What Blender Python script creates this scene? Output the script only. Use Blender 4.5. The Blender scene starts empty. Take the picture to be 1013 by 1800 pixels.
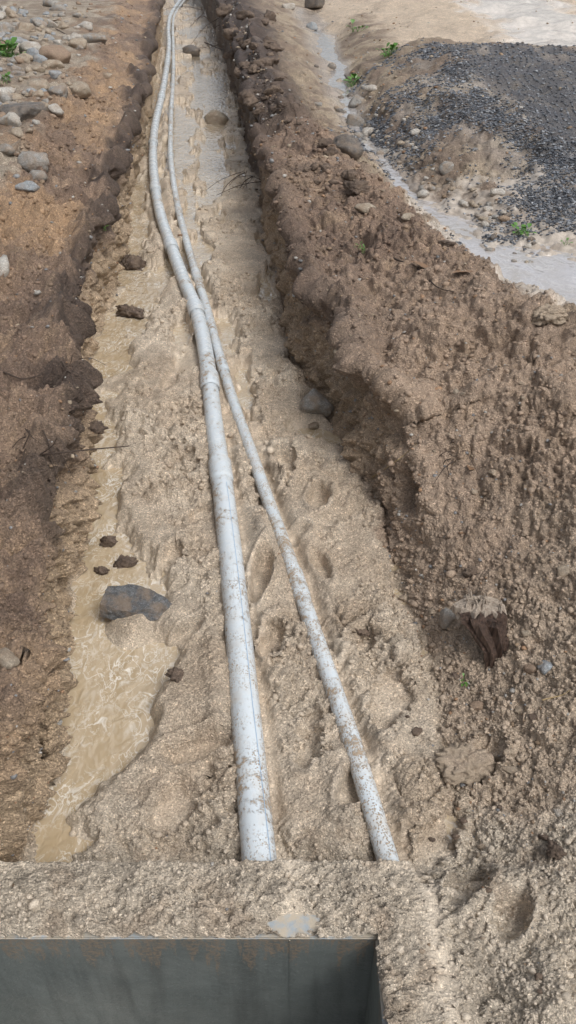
import bpy, bmesh, math, random
import numpy as np
from mathutils import Vector, Matrix
random.seed(7); rng=np.random.default_rng(7)
S=bpy.context.scene; COL=S.collection
# ------------------------------------------------------------ camera
H=2.5; F=1413.0; PITCH=math.radians(37); CP,SP=math.cos(PITCH),math.sin(PITCH)
cd=bpy.data.cameras.new('camera'); cam=bpy.data.objects.new('camera',cd); COL.objects.link(cam)
cam.location=(0,0,H); cam.rotation_euler=(math.radians(90)-PITCH,0,0)
cd.sensor_fit='VERTICAL'; cd.angle=2*math.atan(900/F); cd.clip_end=500; cd.clip_start=.05
S.camera=cam
def ray(u,v):
    a=(u-506.5)/F; b=(900-v)/F
    return Vector((a,CP+b*SP,-SP+b*CP))
def P(u,v,z=0.):
    d=ray(u,v); t=(z-H)/d.z
    return Vector((0,0,H))+d*t
def at_depth(u,v,t): return Vector((0,0,H))+ray(u,v)*t
# ------------------------------------------------------------ noise
def _h(i,j,k,s):
    h=(i.astype(np.uint32)*np.uint32(374761393)+j.astype(np.uint32)*np.uint32(668265263)+k.astype(np.uint32)*np.uint32(2147483647)+np.uint32(s*97531))
    h^=h>>np.uint32(13); h*=np.uint32(1274126177); h^=h>>np.uint32(16); h*=np.uint32(2246822519); h^=h>>np.uint32(15)
    return h.astype(np.float32)*np.float32(2/4294967295.)-1
def vn(p,s=0):
    p=np.asarray(p,np.float32)
    i=np.floor(p); f=p-i; i=i.astype(np.int64)+10000
    f=f*f*f*(f*(f*6-15)+10)
    x,y,z=i[:,0],i[:,1],i[:,2]; fx,fy,fz=f[:,0],f[:,1],f[:,2]
    r=0
    for a in (0,1):
        wx=fx if a else 1-fx
        for b in (0,1):
            wy=fy if b else 1-fy
            for c in (0,1):
                wz=fz if c else 1-fz
                r=r+wx*wy*wz*_h(x+a,y+b,z+c,s)
    return r
ROT=np.array([[.8,.6,0],[-.48,.64,.6],[.36,-.48,.8]],np.float32)
def ss(x,a,b):
    t=np.clip((x-a)/(b-a),0,1); return t*t*(3-2*t)
SPC=None   # local mesh spacing: octaves finer than the mesh are faded out
def fbm(p,fr,o=4,g=.5,s=0,bil=False,lim=False):
    q=np.asarray(p,np.float32)@ROT.T*fr; r=0; a=1; tot=0
    for k in range(o):
        n=vn(q,s+k*7); n=(np.abs(n)*2-.7 if bil else n)
        if lim: n=n*(1-ss(SPC*fr*2.07**k,.4,.9))
        r=r+a*n; tot+=a; a*=g; q=q@ROT.T*2.07
    return r/tot
def polyxy(pts,z): return np.array([P(u,v,z)[:2] for u,v in pts])
def sdpoly(X,Y,poly):
    d=np.full(X.shape,1e9); ins=np.zeros(X.shape,bool); n=len(poly)
    for i in range(n):
        ax,ay=poly[i]; bx,by=poly[(i+1)%n]
        ex,ey=bx-ax,by-ay; wx,wy=X-ax,Y-ay
        t=np.clip((wx*ex+wy*ey)/(ex*ex+ey*ey+1e-12),0,1)
        d=np.minimum(d,(wx-ex*t)**2+(wy-ey*t)**2)
        c=((ay>Y)!=(by>Y))&(X<(bx-ax)*(Y-ay)/(by-ay+1e-12)+ax)
        ins^=c
    d=np.sqrt(d); return np.where(ins,-d,d)
def mesh_np(name,V,Fc,mat,parent=None,smooth=True,col=None,extra=None):
    me=bpy.data.meshes.new(name); V=np.asarray(V,np.float32); Fc=np.asarray(Fc,np.int32)
    k=Fc.shape[1]
    me.vertices.add(len(V)); me.vertices.foreach_set('co',V.ravel())
    me.loops.add(Fc.size); me.loops.foreach_set('vertex_index',Fc.ravel())
    me.polygons.add(len(Fc)); me.polygons.foreach_set('loop_start',np.arange(0,Fc.size,k,dtype=np.int32))
    me.polygons.foreach_set('use_smooth',np.full(len(Fc),smooth))
    me.update(calc_edges=True); me.validate()
    if col is not None:
        a=me.attributes.new('Col','FLOAT_COLOR','POINT')
        c=np.ones((len(V),4),np.float32); c[:,:3]=col; a.data.foreach_set('color',c.ravel())
    for kx,vx in (extra or {}).items():
        a=me.attributes.new(kx,'FLOAT','POINT'); a.data.foreach_set('value',np.asarray(vx,np.float32))
    if mat: me.materials.append(mat)
    o=bpy.data.objects.new(name,me); COL.objects.link(o); o.parent=parent
    return o
def tag(o,label,cat,group=None,kind=None):
    if label: o['label']=label
    if cat: o['category']=cat
    if group: o['group']=group
    if kind: o['kind']=kind
    return o
def empty(name,loc=(0,0,0),rz=0):
    o=bpy.data.objects.new(name,None); COL.objects.link(o); o.location=loc; o.rotation_euler=(0,0,rz); return o
# ------------------------------------------------------------ materials
def newmat(n):
    m=bpy.data.materials.new(n); m.use_nodes=True; nt=m.node_tree
    return m,nt,nt.nodes['Principled BSDF']
class N:
    def __init__(s,nt): s.nt=nt; s.pos=nt.nodes.new('ShaderNodeNewGeometry').outputs['Position']
    def l(s,a,b): s.nt.links.new(a,b)
    def noise(s,sc,det=4,rough=.55,vec=None,dist=0):
        n=s.nt.nodes.new('ShaderNodeTexNoise'); n.inputs['Scale'].default_value=sc; n.inputs['Detail'].default_value=det
        n.inputs['Roughness'].default_value=rough; n.inputs['Distortion'].default_value=dist; s.l(vec or s.pos,n.inputs['Vector']); return n.outputs[0]
    def vor(s,sc,out='Distance',vec=None):
        n=s.nt.nodes.new('ShaderNodeTexVoronoi'); n.inputs['Scale'].default_value=sc; s.l(vec or s.pos,n.inputs['Vector']); return n.outputs[out]
    def ramp(s,x,stops):
        n=s.nt.nodes.new('ShaderNodeValToRGB'); e=n.color_ramp.elements
        while len(e)<len(stops): e.new(.5)
        for q,(p,c) in zip(e,stops):
            q.position=p; q.color=(c,c,c,1) if not hasattr(c,'__len__') else (*c,1)
        s.l(x,n.inputs[0]); return n.outputs[0]
    def mix(s,f,a,b,mode='MIX'):
        n=s.nt.nodes.new('ShaderNodeMix'); n.data_type='RGBA'; n.blend_type=mode
        for i,x in ((0,f),(6,a),(7,b)):
            if isinstance(x,(int,float)): n.inputs[i].default_value=x if i==0 else (x,x,x,1)
            elif isinstance(x,tuple): n.inputs[i].default_value=(*x,1)
            else: s.l(x,n.inputs[i])
        return n.outputs[2]
    def math(s,op,a,b=0.):
        n=s.nt.nodes.new('ShaderNodeMath'); n.operation=op
        for i,x in ((0,a),(1,b)):
            if isinstance(x,(int,float)): n.inputs[i].default_value=x
            else: s.l(x,n.inputs[i])
        return n.outputs[0]
    def bump(s,h,st,dist,nrm=None):
        n=s.nt.nodes.new('ShaderNodeBump'); n.inputs['Strength'].default_value=st; n.inputs['Distance'].default_value=dist
        s.l(h,n.inputs['Height'])
        if nrm: s.l(nrm,n.inputs['Normal'])
        return n.outputs[0]
    def attr(s,n,o='Color'):
        a=s.nt.nodes.new('ShaderNodeAttribute'); a.attribute_name=n; return a.outputs[o]
    def sepz(s,vec=None,ax='Z'):
        n=s.nt.nodes.new('ShaderNodeSeparateXYZ'); s.l(vec or s.pos,n.inputs[0]); return n.outputs[ax]
    def mapsc(s,sc):
        n=s.nt.nodes.new('ShaderNodeMapping'); n.inputs['Scale'].default_value=sc; s.l(s.pos,n.inputs[0]); return n.outputs[0]
def m_ground():
    m,nt,b=newmat('wet_soil'); k=N(nt)
    c=k.attr('Col'); wet=k.attr('wet','Fac'); grit=k.attr('grit','Fac')
    c=k.mix(1.,c,k.ramp(k.noise(11,8,.68),[(.25,.72),(.75,1.32)]),'MULTIPLY')
    cell=k.sepz(k.vor(210,'Color'),'X')
    g=k.ramp(cell,[(0,.60),(.25,.90),(.7,1.06),(.9,1.38),(1,1.7)])
    c2=k.mix(1.,c,g,'MULTIPLY')
    cell2=k.sepz(k.vor(95,'Color'),'Y')
    c2=k.mix(1.,c2,k.ramp(cell2,[(0,.80),(.15,1),(.92,1.02),(.97,1.3),(1,1.5)]),'MULTIPLY')
    c=k.mix(grit,c,c2)
    k.l(c,b.inputs['Base Color'])
    k.l(k.mix(wet,.72,.10),b.inputs['Roughness'])
    b.inputs['Specular IOR Level'].default_value=.5
    h=k.math('ADD',k.math('MULTIPLY',k.noise(60,7,.74),1.6),k.math('MULTIPLY',k.vor(150),-.5))
    bn=k.nt.nodes.new('ShaderNodeBump'); bn.inputs['Distance'].default_value=.014
    k.l(h,bn.inputs['Height']); k.l(k.math('MULTIPLY',grit,.9),bn.inputs['Strength'])
    k.l(bn.outputs[0],b.inputs['Normal']); return m
def m_water(n,deep,foam_sheen,amt,rough=.06,bs=.25,scale=9):
    m,nt,b=newmat(n); k=N(nt)
    v=k.mapsc((1.25,.85,1))
    f=k.noise(scale,5,.5,v,.8)
    f2=k.noise(scale*.3,5,.6,v,1.)
    f3=k.noise(scale*2.4,4,.55,v,.6)
    c=k.mix(k.ramp(f2,[(.35,0),(.65,1)]),deep,tuple(x*y for x,y in zip(deep,(1.2,1.26,1.42))))
    ln=k.math('MAXIMUM',k.ramp(f,[(.455,0),(.48,amt),(.505,0)]),k.ramp(f3,[(.51,0),(.53,amt*.8),(.55,0)]))
    ln=k.math('MAXIMUM',ln,k.ramp(f,[(.58,0),(.66,amt*.6),(.72,.0)]))
    ln=k.math('MULTIPLY',ln,k.ramp(k.noise(scale*.5,3,.5),[(.36,0),(.56,1)]))
    c=k.mix(ln,c,foam_sheen)  # pale foam lines double as sky sheen on the ripples, put into the colour
    k.l(c,b.inputs['Base Color']); b.inputs['Roughness'].default_value=rough
    b.inputs['Specular IOR Level'].default_value=1.; b.inputs['Coat Weight'].default_value=1.; b.inputs['Coat Roughness'].default_value=.02
    bn=k.bump(k.noise(scale*1.5,2,.5,v,.5),bs,.05)
    k.l(bn,b.inputs['Normal']); k.l(bn,b.inputs['Coat Normal']); return m
def m_rock(n,a,c2,rough=.6,dirt=(.27,.20,.14),dirtamt=.7):
    m,nt,b=newmat(n); k=N(nt)
    c=k.mix(k.ramp(k.noise(30,8,.7),[(.3,0),(.7,1)]),a,c2)
    c=k.mix(1.,c,k.ramp(k.sepz(k.vor(260,'Color'),'X'),[(0,.7),(.8,1.05),(1,1.5)]),'MULTIPLY')
    c=k.mix(k.math('MULTIPLY',k.ramp(k.noise(14,6,.65),[(.42,0),(.60,1)]),dirtamt),c,dirt)
    k.l(c,b.inputs['Base Color']); b.inputs['Roughness'].default_value=rough
    k.l(k.bump(k.noise(55,8,.72),.9,.016),b.inputs['Normal']); return m
def m_chip(n,rough=.6):
    m,nt,b=newmat(n); k=N(nt)
    c=k.mix(1.,k.attr('Col'),k.ramp(k.noise(220,4),[(.3,.75),(.7,1.2)]),'MULTIPLY')
    k.l(c,b.inputs['Base Color']); b.inputs['Roughness'].default_value=rough
    k.l(k.bump(k.noise(160,4,.7),.8,.006),b.inputs['Normal']); return m
def m_pipe():
    m,nt,b=newmat('grey_plastic_pipe'); k=N(nt)
    y=k.sepz(None,'Y'); z=k.sepz(None,'Z')
    c=k.mix(k.noise(6,3),(.55,.61,.65),(.63,.68,.71))
    near=k.ramp(k.math('DIVIDE',y,8.),[(.15,1),(.45,.85),(1,.45)])
    low=k.math('MULTIPLY',k.math('SUBTRACT',.105,z),2.6)
    smear=k.math('ADD',k.noise(13,6,.62),k.math('MULTIPLY',low,.7))
    sm=k.ramp(smear,[(.44,0),(.74,.6)])
    c=k.mix(sm,c,(.48,.42,.34))
    patch=k.math('ADD',k.noise(6,6,.74),k.math('ADD',low,k.math('MULTIPLY',k.math('SUBTRACT',near,1.),.2)))
    pm=k.ramp(patch,[(.40,0),(.53,1)])
    d1=k.ramp(k.vor(130),[(.28,1),(.42,0)]); d2=k.ramp(k.vor(64),[(.18,1),(.32,0)])
    pick_=k.ramp(k.sepz(k.vor(130,'Color'),'X'),[(.2,0),(.3,1)])
    grain=k.math('MAXIMUM',k.math('MULTIPLY',d1,pick_),d2)
    cake=k.ramp(k.math('ADD',k.noise(34,7,.74),k.math('ADD',k.math('MULTIPLY',k.math('SUBTRACT',k.noise(4,3),.5),.6),k.math('MULTIPLY',low,.45))),[(.56,0),(.645,1)])
    msk=k.math('MAXIMUM',k.math('MULTIPLY',grain,pm),cake)
    c=k.mix(msk,c,k.mix(k.noise(150,3),(.29,.22,.155),(.48,.39,.29)))
    k.l(c,b.inputs['Base Color'])
    k.l(k.mix(k.math('MAXIMUM',msk,sm),.24,.8),b.inputs['Roughness'])
    k.l(k.bump(k.math('MULTIPLY',msk,k.math('ADD',k.noise(140,4),.4)),.6,.007),b.inputs['Normal']); return m
def m_concrete():
    m,nt,b=newmat('damp_concrete'); k=N(nt)
    z=k.sepz(None,'Z')
    c=k.mix(k.ramp(k.noise(4,7,.6),[(.3,0),(.7,1)]),(.10,.117,.114),(.158,.178,.171))
    st=k.noise(11,6,.65,k.mapsc((1,1,.10)))
    c=k.mix(k.ramp(st,[(.46,0),(.64,.75)]),c,(.062,.072,.071))
    c=k.mix(k.ramp(k.noise(120,3),[(.62,0),(.7,.5)]),c,(.22,.23,.225))
    c=k.mix(k.ramp(k.vor(14),[(.03,.6),(.06,0)]),c,(.05,.055,.055))
    dr=k.noise(22,5,.7,k.mapsc((1,1,.1)))
    lim=k.math('SUBTRACT',.146,k.math('MULTIPLY',k.math('MAXIMUM',k.math('SUBTRACT',dr,.42),0.),1.0))
    msk=k.ramp(k.math('MULTIPLY',k.math('SUBTRACT',z,lim),40.),[(0,0),(.6,.85)])
    msk=k.math('MULTIPLY',msk,k.ramp(k.noise(90,4,.7),[(.40,0),(.60,1)]))
    c=k.mix(msk,c,(.22,.165,.115))
    up=k.sepz(k.nt.nodes.new('ShaderNodeNewGeometry').outputs['Normal'],'Z')
    top=k.mix(k.ramp(k.noise(26,7,.7),[(.38,0),(.54,1)]),(.31,.35,.38),(.42,.37,.295))
    c=k.mix(k.ramp(up,[(.8,0),(.98,1)]),c,top)
    k.l(c,b.inputs['Base Color']); k.l(k.ramp(k.noise(6,5),[(.3,.34),(.7,.7)]),b.inputs['Roughness'])
    k.l(k.bump(k.noise(45,7,.65),.4,.01),b.inputs['Normal']); return m
def m_plain(n,a,c2,rough=.6,sc=40,bs=.4):
    m,nt,b=newmat(n); k=N(nt)
    k.l(k.mix(k.noise(sc,5),a,c2),b.inputs['Base Color']); b.inputs['Roughness'].default_value=rough
    k.l(k.bump(k.noise(sc*3,4),bs,.005),b.inputs['Normal']); return m
def m_wood(n,a,c2):
    m,nt,b=newmat(n); k=N(nt)
    g=k.noise(60,6,.7,k.mapsc((1.4,1.4,.16)))
    k.l(k.mix(k.ramp(g,[(.35,0),(.65,1)]),a,c2),b.inputs['Base Color']); b.inputs['Roughness'].default_value=.45
    k.l(k.bump(g,1.,.02),b.inputs['Normal']); return m
M=dict(ground=m_ground(),
 water=m_water('muddy_water',(.43,.335,.21),(.82,.79,.72),.85,.04,.28,10),
 stream=m_water('shallow_runoff_water',(.40,.37,.335),(.70,.69,.67),.5,.03,.18,7),  # pale grey base: reflection of the white sky put into the colour
 pipe=m_pipe(),concrete=m_concrete(),
 grey=m_rock('grey_stone',(.22,.215,.20),(.37,.355,.33)),
 blue=m_rock('bluish_stone',(.23,.26,.285),(.36,.39,.41),.5,dirtamt=.4),
 tan=m_rock('tan_stone',(.29,.24,.18),(.44,.38,.30)),
 dark=m_rock('dark_wet_stone',(.06,.056,.052),(.19,.17,.15),.28,dirtamt=.45),
 slate=m_rock('wet_slate_stone',(.06,.064,.069),(.17,.178,.186),.18,dirtamt=.6),
 red=m_rock('reddish_stone',(.23,.16,.11),(.35,.255,.185)),
 pale=m_rock('pale_stone',(.40,.38,.345),(.55,.53,.485),dirtamt=.55),
 sandy=m_rock('sand_caked_stone',(.31,.24,.178),(.43,.35,.265),.85,(.38,.305,.225),dirtamt=.9),
 clod=m_rock('dark_soil_clod',(.06,.043,.034),(.16,.115,.087),.75,dirtamt=.35),
 chip=m_chip('loose_chips',.8),gravel=m_chip('wet_gravel',.3),
 blueline=m_plain('blue_print',(.24,.36,.52),(.32,.44,.57),.4,60,.1),
 wood=m_wood('rotten_wood',(.03,.02,.016),(.13,.082,.06)),
 woodtop=m_wood('torn_wood',(.28,.215,.165),(.60,.52,.43)),
 root=m_plain('dead_root',(.025,.017,.013),(.075,.05,.035),.7,60),
 straw=m_plain('dry_stalk',(.28,.2,.1),(.36,.27,.14),.7,60),
 leaf=m_plain('green_leaf',(.05,.13,.02),(.12,.26,.05),.45,30,.2),
 brownleaf=m_plain('dead_leaf',(.15,.085,.045),(.28,.18,.11),.55,40,.3))
# ------------------------------------------------------------ terrain section keys
def K(Y,pts):
    a=np.array(pts,float); return np.interp(Y,a[:,0],a[:,1])
vv=np.linspace(1860,-8,1200)
rowsY=np.array([P(506.5,v,.3).y for v in vv])
rowsY=rowsY[rowsY>.8]
tail=[rowsY[-1]]
while tail[-1]<160: tail.append(tail[-1]*1.06+.1)
rowsY=np.concatenate([np.linspace(-4,.79,60),rowsY,np.array(tail[1:])])
Y=rowsY; one=np.ones_like(Y)
wob=lambda s,f=1.3: vn(np.stack([Y*f,one*s,one*.5],1),int(s))
LF=K(Y,[(-4,-1.75),(1.2,-1.7),(1.31,-1.0),(1.4,-.86),(1.6,-.86),(2.17,-.90),(2.87,-.99),(3.6,-1.15),(4.5,-1.30),(6.44,-1.44),(8.87,-1.66),(15.7,-2.37),(23.8,-3.22),(32,-4.27),(45,-6.5),(160,-30)])
fz=K(Y,[(-4,.155),(1.285,.155),(1.315,.11),(1.36,.01),(1.5,0),(160,0)])
LF=LF+wob(3)*.04*(Y>1.7)+wob(9,4)*.03*(Y>1.7)
LX=LF+.06+wob(5)*.07+wob(25,4)*.05; LZ=.70+wob(6)*.09+wob(26,5)*.05; LX=np.where(Y<1.3,LF-.1,LX)
SX=LF-.62+wob(7)*.06; SZ=.90+wob(8)*.06; SZ=np.where(Y<1.2,.6,SZ)
MX=LF-3.2
RF=K(Y,[(-4,.62),(1.44,.55),(2.17,.54),(2.87,.50),(3.47,.42),(4.2,.25),(4.91,.04),(5.6,-.01),(7.12,-.135),(10,-.41),(15.7,-.96),(23.8,-1.92),(32,-3.0),(45,-5.2),(160,-28)])
RF=RF+wob(13)*.05+wob(14,4)*.04
AX=RF+K(Y,[(-4,.3),(1.44,.30),(2.17,.31),(2.87,.22),(3.3,.15),(3.7,.10),(4.5,.10),(7,.08),(9,.04),(160,.04)])+wob(15,2.5)*.05
AZ=K(Y,[(-4,.18),(1.3,.18),(1.6,.12),(2.17,.18),(2.87,.27),(3.3,.42),(3.6,.56),(4.2,.62),(8,.70),(12,.84),(160,.8)])+wob(19,2.)*.10*(Y>3.4)
CX=K(Y,[(-4,1.45),(1.44,1.4),(2.17,1.36),(2.87,1.32),(3.47,1.27),(4.2,1.14),(4.91,.95),(5.6,.75),(7.12,.40),(7.58,.28),(9.63,-.10),(11,-.28),(15.7,-.70),(23.8,-1.6),(32,-2.7),(45,-4.8),(160,-27.2)])+wob(16)*.08
CZ=K(Y,[(-4,.32),(1.3,.34),(2.17,.48),(2.87,.64),(3.47,.76),(4.2,.85),(9,.92),(12,1.08),(20,1.08),(160,.9)])+wob(17,2.)*.08
TX=K(Y,[(-4,2.4),(3.5,2.2),(4.2,1.9),(4.77,1.60),(5.27,1.38),(6.27,1.13),(7.24,.93),(8.98,.78),(13,.68),(16.8,.65),(23,.3),(32,-.6),(45,-3),(160,-25)])+wob(18,1.5)*.12
TZ=K(Y,[(-4,.6),(3.5,.72),(4.2,.65),(4.8,.600),(17,.57),(20,.72),(160,.85)])+wob(20,2.5)*.015
UX=TX+K(Y,[(-4,1),(4.2,1.5),(4.8,1.4),(5.3,.95),(6.3,.42),(9,.32),(16,.5),(160,.8)])+wob(21,2.)*.14
UZ=K(Y,[(-4,.65),(4.2,.655),(5.3,.645),(6.3,.75),(7.2,.84),(9,.90),(16,.80),(160,.87)])
WX=UX+.8; WZ=K(Y,[(-4,.7),(4.5,.655),(5.5,.67),(6.4,.93),(8,1.12),(11,1.15),(13,.94),(160,.9)])
ctrl=[(-90*one,1.1*one),(MX,1.02*one),(SX,SZ),(LX,LZ),(LF,fz),(RF,fz),(AX,AZ),(CX,CZ),(TX,TZ),(UX,UZ),(WX,WZ),(WX+6+Y*.12,.88*one),(90*one,1.0*one)]
ncol=[14,70,120,140,280,130,150,100,65,80,110,14]
cs=[];
for i,n in enumerate(ncol): cs+=list(i+np.linspace(0,1,n,endpoint=False))
cs=np.array(cs+[len(ncol)]); 
CXs=np.stack([c[0] for c in ctrl],1); CZs=np.stack([c[1] for c in ctrl],1)
i0=np.minimum(cs.astype(int),len(ncol)-1); f=cs-i0
GX=CXs[:,i0]*(1-f)+CXs[:,i0+1]*f; GZ=CZs[:,i0]*(1-f)+CZs[:,i0+1]*f
def smooth(A,n,ax):
    k=np.ones(2*n+1)/(2*n+1)
    pad=[(0,0),(0,0)]; pad[ax]=(n,n)
    B=np.pad(A,pad,mode='edge'); return np.apply_along_axis(lambda r:np.convolve(r,k,'valid'),ax,B)
core=(cs>1.2)&(cs<10.8)
for _ in range(2):
    sx=smooth(GX,3,1); sz=smooth(GZ,3,1); GX=np.where(core,sx,GX); GZ=np.where(core,sz,GZ)
GY=np.repeat(Y[:,None],len(cs),1)
R_,C_=GX.shape
SPC=np.repeat(np.maximum(np.gradient(Y),.004)[:,None],C_,1).ravel().astype(np.float32)
X=GX.ravel(); Yf=GY.ravel(); Z=GZ.ravel(); c=np.repeat(cs[None],R_,0).ravel()
p=np.stack([X,Yf,Z],1).astype(np.float32)
fl=ss(c,3.98,4.06)*(1-ss(c,4.95,5.08))
# --- regions (world XY outlines)
chan=polyxy([(80,1560),(150,1490),(128,1440),(160,1400),(215,1345),(248,1300),(272,1240),(300,1200),(312,1150),(292,1110),(316,1050),(285,1010),(252,970),(236,930),(216,900),(206,870),(226,820),(200,800),(210,770),(200,740),(218,690),(238,650),(226,620),(272,560),(288,500),(265,470),(242,450),(264,400),(260,360),(257,330),(260,300),(230,300),(205,370),(170,500),(140,600),(110,700),(100,850),(120,1000),(120,1200),(80,1400),(20,1560)],0.)
pud=[polyxy(q,0.) for q in (
 [(505,755),(560,752),(610,762),(600,778),(540,776)],
 [(425,640),(445,690),(450,735),(440,745),(425,700)],
 [(395,560),(415,600),(405,640),(388,600)],
 [(330,420),(350,470),(372,520),(360,530),(335,480)],
 [(315,180),(335,250),(320,330),(308,300),(306,230)],
 [(340,120),(390,150),(400,200),(380,260),(390,330),(370,350),(360,280),(365,210),(350,160)],
 [(255,130),(285,150),(272,210),(258,280),(245,260),(255,200)])]
def pipepts(l,z): return [P(u,v,z) for u,v in l]
big_px=[(459,1545),(446,1400),(432,1250),(420,1120),(408,1000),(397,900),(387,820),(376,740),(366,650),(356,590),(343,540),(322,490),(300,430),(283,380),(273,330),(269,270),(273,220),(284,170),(293,120),(297,80),(296,50),(301,25),(318,0),(340,-25)]
sm_px=[(690,1538),(660,1440),(627,1330),(590,1220),(555,1120),(525,1030),(497,950),(468,870),(440,790),(415,720),(396,660),(379,600),(363,540),(344,480),(327,420),(314,370),(305,320),(300,270),(301,200),(305,130),(305,80),(304,50),(308,25),(325,0),(346,-25)]
BR,SR=.056,.0355; BZ,SZ_=.085,.068
def spline(pts,step=.03):
    q=[np.array(x) for x in pts]; q=[2*q[0]-q[1]]+q+[2*q[-1]-q[-2]]; out=[]
    for i in range(1,len(q)-2):
        n=max(2,int(np.linalg.norm(q[i+1]-q[i])/step))
        for k in range(n):
            t=k/n; a,b,cc,d=q[i-1:i+3]
            out.append(.5*((2*b)+(cc-a)*t+(2*a-5*b+4*cc-d)*t*t+(3*b-a-3*cc+d)*t**3))
    out.append(q[-2]); return np.array(out)
bigp=spline(pipepts(big_px,BZ)); smp=spline(pipepts(sm_px,SZ_))
def ext(path):
    d=path[0]-path[1]; d/=np.linalg.norm(d); n=int((path[0][1]-1.2)/.03)+1
    pre=[path[0]+d*.03*k for k in range(n,0,-1)]
    return np.vstack([pre,path])
bigp=ext(bigp); smp=ext(smp)
sd_ch=sdpoly(X,Yf,chan)
edge_n=fbm(p,7,4,.55,31)*.06
dep=1-ss(sd_ch+edge_n*1.3,-.08,.06)
islands=ss(fbm(p,4.5,3,.5,77),.08,.36)*.68*ss(Yf,2.9,3.3)
sl=P(232,1095,0)
isl2=np.exp(-(((X-sl.x)/.13)**2+((Yf-sl.y)/.15)**2)+edge_n*5)
dep=dep*(1-islands)*(1-np.clip(isl2*1.15,0,1))
pd=np.zeros_like(X)
for q in pud: pd=np.maximum(pd,1-ss(sdpoly(X,Yf,q)+edge_n*1.6,-.03,.08))
pd=np.maximum(pd,ss(fbm(p*np.array([1,.35,1],np.float32),3.5,4,.55,91)+ss(Yf,6,12)*.34,.22,.40)*ss(Yf,4.0,6.0))
farwet=ss(Yf,6.5,11)*.6
Zadd=np.zeros_like(X)
und=fbm(p,2.6,3,.5,41)
base_h=.068-.028*ss(Yf,5,8)
Zadd+=fl*(base_h+und*.048*(1-.5*ss(Yf,5,8)))*ss(Yf,1.36,1.5)*(1-dep)
Zadd-=fl*dep*.075; Zadd-=fl*pd*(base_h+.05)
Zadd+=fl*np.clip(isl2,0,1)*.01*(1+und)
bed=np.zeros_like(X); pdist=[]
for path,r,g in ((bigp,BR,.06),(smp,SR,.05)):
    o_=np.argsort(path[:,1]); xs=np.interp(Yf,path[o_,1],path[o_,0]); d=X-xs; pdist.append((np.abs(d),r))
    nn=fbm(p,1.9,2,.5,int(r*1000))
    Zadd+=fl*(np.exp(-((d+r+.045)/.05)**2)*.05*(.5+nn)+np.exp(-((d-r-.09)/.06)**2)*.06*(.35+nn))*(1-dep)*(1-pd)*ss(Yf,1.4,1.6)
    Zadd-=fl*np.exp(-((d-r-.02)/.028)**2)*g*(.6+nn)*(1-ss(Yf,5,8))
    bed=np.maximum(bed,np.exp(-((d-r-.03)/.03)**2))
foot=np.zeros_like(X)
for (u,v,L,W,a,dp) in [(462,1012,.30,.10,.1,.12),(690,1222,.28,.14,.35,.15),(560,878,.26,.12,.2,.13),(500,815,.24,.11,-.2,.12),(352,1312,.26,.12,1.2,.08),(480,1130,.22,.10,.1,.09),(330,1110,.2,.1,.8,.06),(300,1420,.22,.12,.4,.05),(565,1000,.22,.08,-.25,.06),(640,1120,.22,.1,.6,.08),(860,1290,.2,.12,.6,.06),(780,1420,.3,.12,.5,.07),(830,1530,.25,.09,.7,.06),(300,660,.4,.12,.1,.04),(540,1300,.25,.1,.2,.06),(905,1590,.2,.1,.5,.06),(350,900,.2,.1,.3,.06),(520,940,.15,.1,.9,.06),(300,980,.2,.1,.2,.05),(620,1380,.22,.1,.5,.06)]:
    q=P(u,v,.06 if u<720 else .2); dx=X-q.x; dy=Yf-q.y
    ca,sa=math.cos(a),math.sin(a); lx=dx*ca-dy*sa; ly=dx*sa+dy*ca
    e=np.sqrt((lx/(W*.5))**2+(ly/(L*.5))**2)+edge_n*6
    Zadd-=dp*(1-ss(e,.6,1.08)); Zadd+=dp*.35*np.exp(-((e-1.28)/.22)**2)*(.7+und)
    foot=np.maximum(foot,1-ss(e,.6,1.1))
q=P(975,1745,.25); Zadd+=.10*np.exp(-(((X-q.x)/.09)**2+((Yf-q.y)/.08)**2)+edge_n*3)
q=P(800,1600,.17); Zadd+=.06*np.exp(-(((X-q.x)/.16)**2+((Yf-q.y)/.10)**2)+edge_n*3)
Z=Z+Zadd
G=lambda a:a.reshape(R_,C_)
def normals(X,Y,Z):
    A=np.stack([G(X),G(Y),G(Z)],2)
    du=np.gradient(A,axis=1); dv=np.gradient(A,axis=0)
    n=np.cross(du,dv); n/=np.linalg.norm(n,axis=2,keepdims=True)+1e-12
    return n.reshape(-1,3)
nrm=normals(X,Yf,Z)
near_sand=(1-ss(Yf+edge_n*3,1.36,1.6))*ss(c,3.9,4.05)
steep=1-np.abs(nrm[:,2])
leftw=ss(c,1.7,2.0)*(1-ss(c,3.95,4.05)); rightb=ss(c,4.95,5.1)*(1-ss(c,7.4,7.8))
soil=np.maximum(leftw,rightb)*(1-near_sand)
nr=(1-ss(Yf,2.2,3.6))*rightb
ramp_r=1-.5*nr
ft=ss(Yf,1.35,1.9)
clump=ss(fbm(p,2.2,3,.5,24),-.35,.3)      # clodded against smoother stretches of bank
D=(fbm(p,2.3,3,.5,14)*.06+fbm(p,5,4,.5,1,lim=True)*.065+fbm(p,7,3,.55,15,True,lim=True)*.055)*soil*ramp_r*(.35+.65*ft)
D+=(fbm(p,16,3,.58,2,True,lim=True)*.044*(1-.4*nr)+fbm(p,40,3,.62,3,True,lim=True)*.020)*soil*(.3+.7*clump)+fbm(p,95,2,.6,21,True,lim=True)*.009*soil
D+=leftw*(fbm(p,4,3,.55,17,True,lim=True)*.075+fbm(p,11,3,.6,18,True,lim=True)*.045)*ft
vst=fbm(p*np.array([1,1,.16],np.float32),11,3,.55,8,lim=True)
D+=vst*.03*ss(steep,.65,.9)*soil
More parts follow.
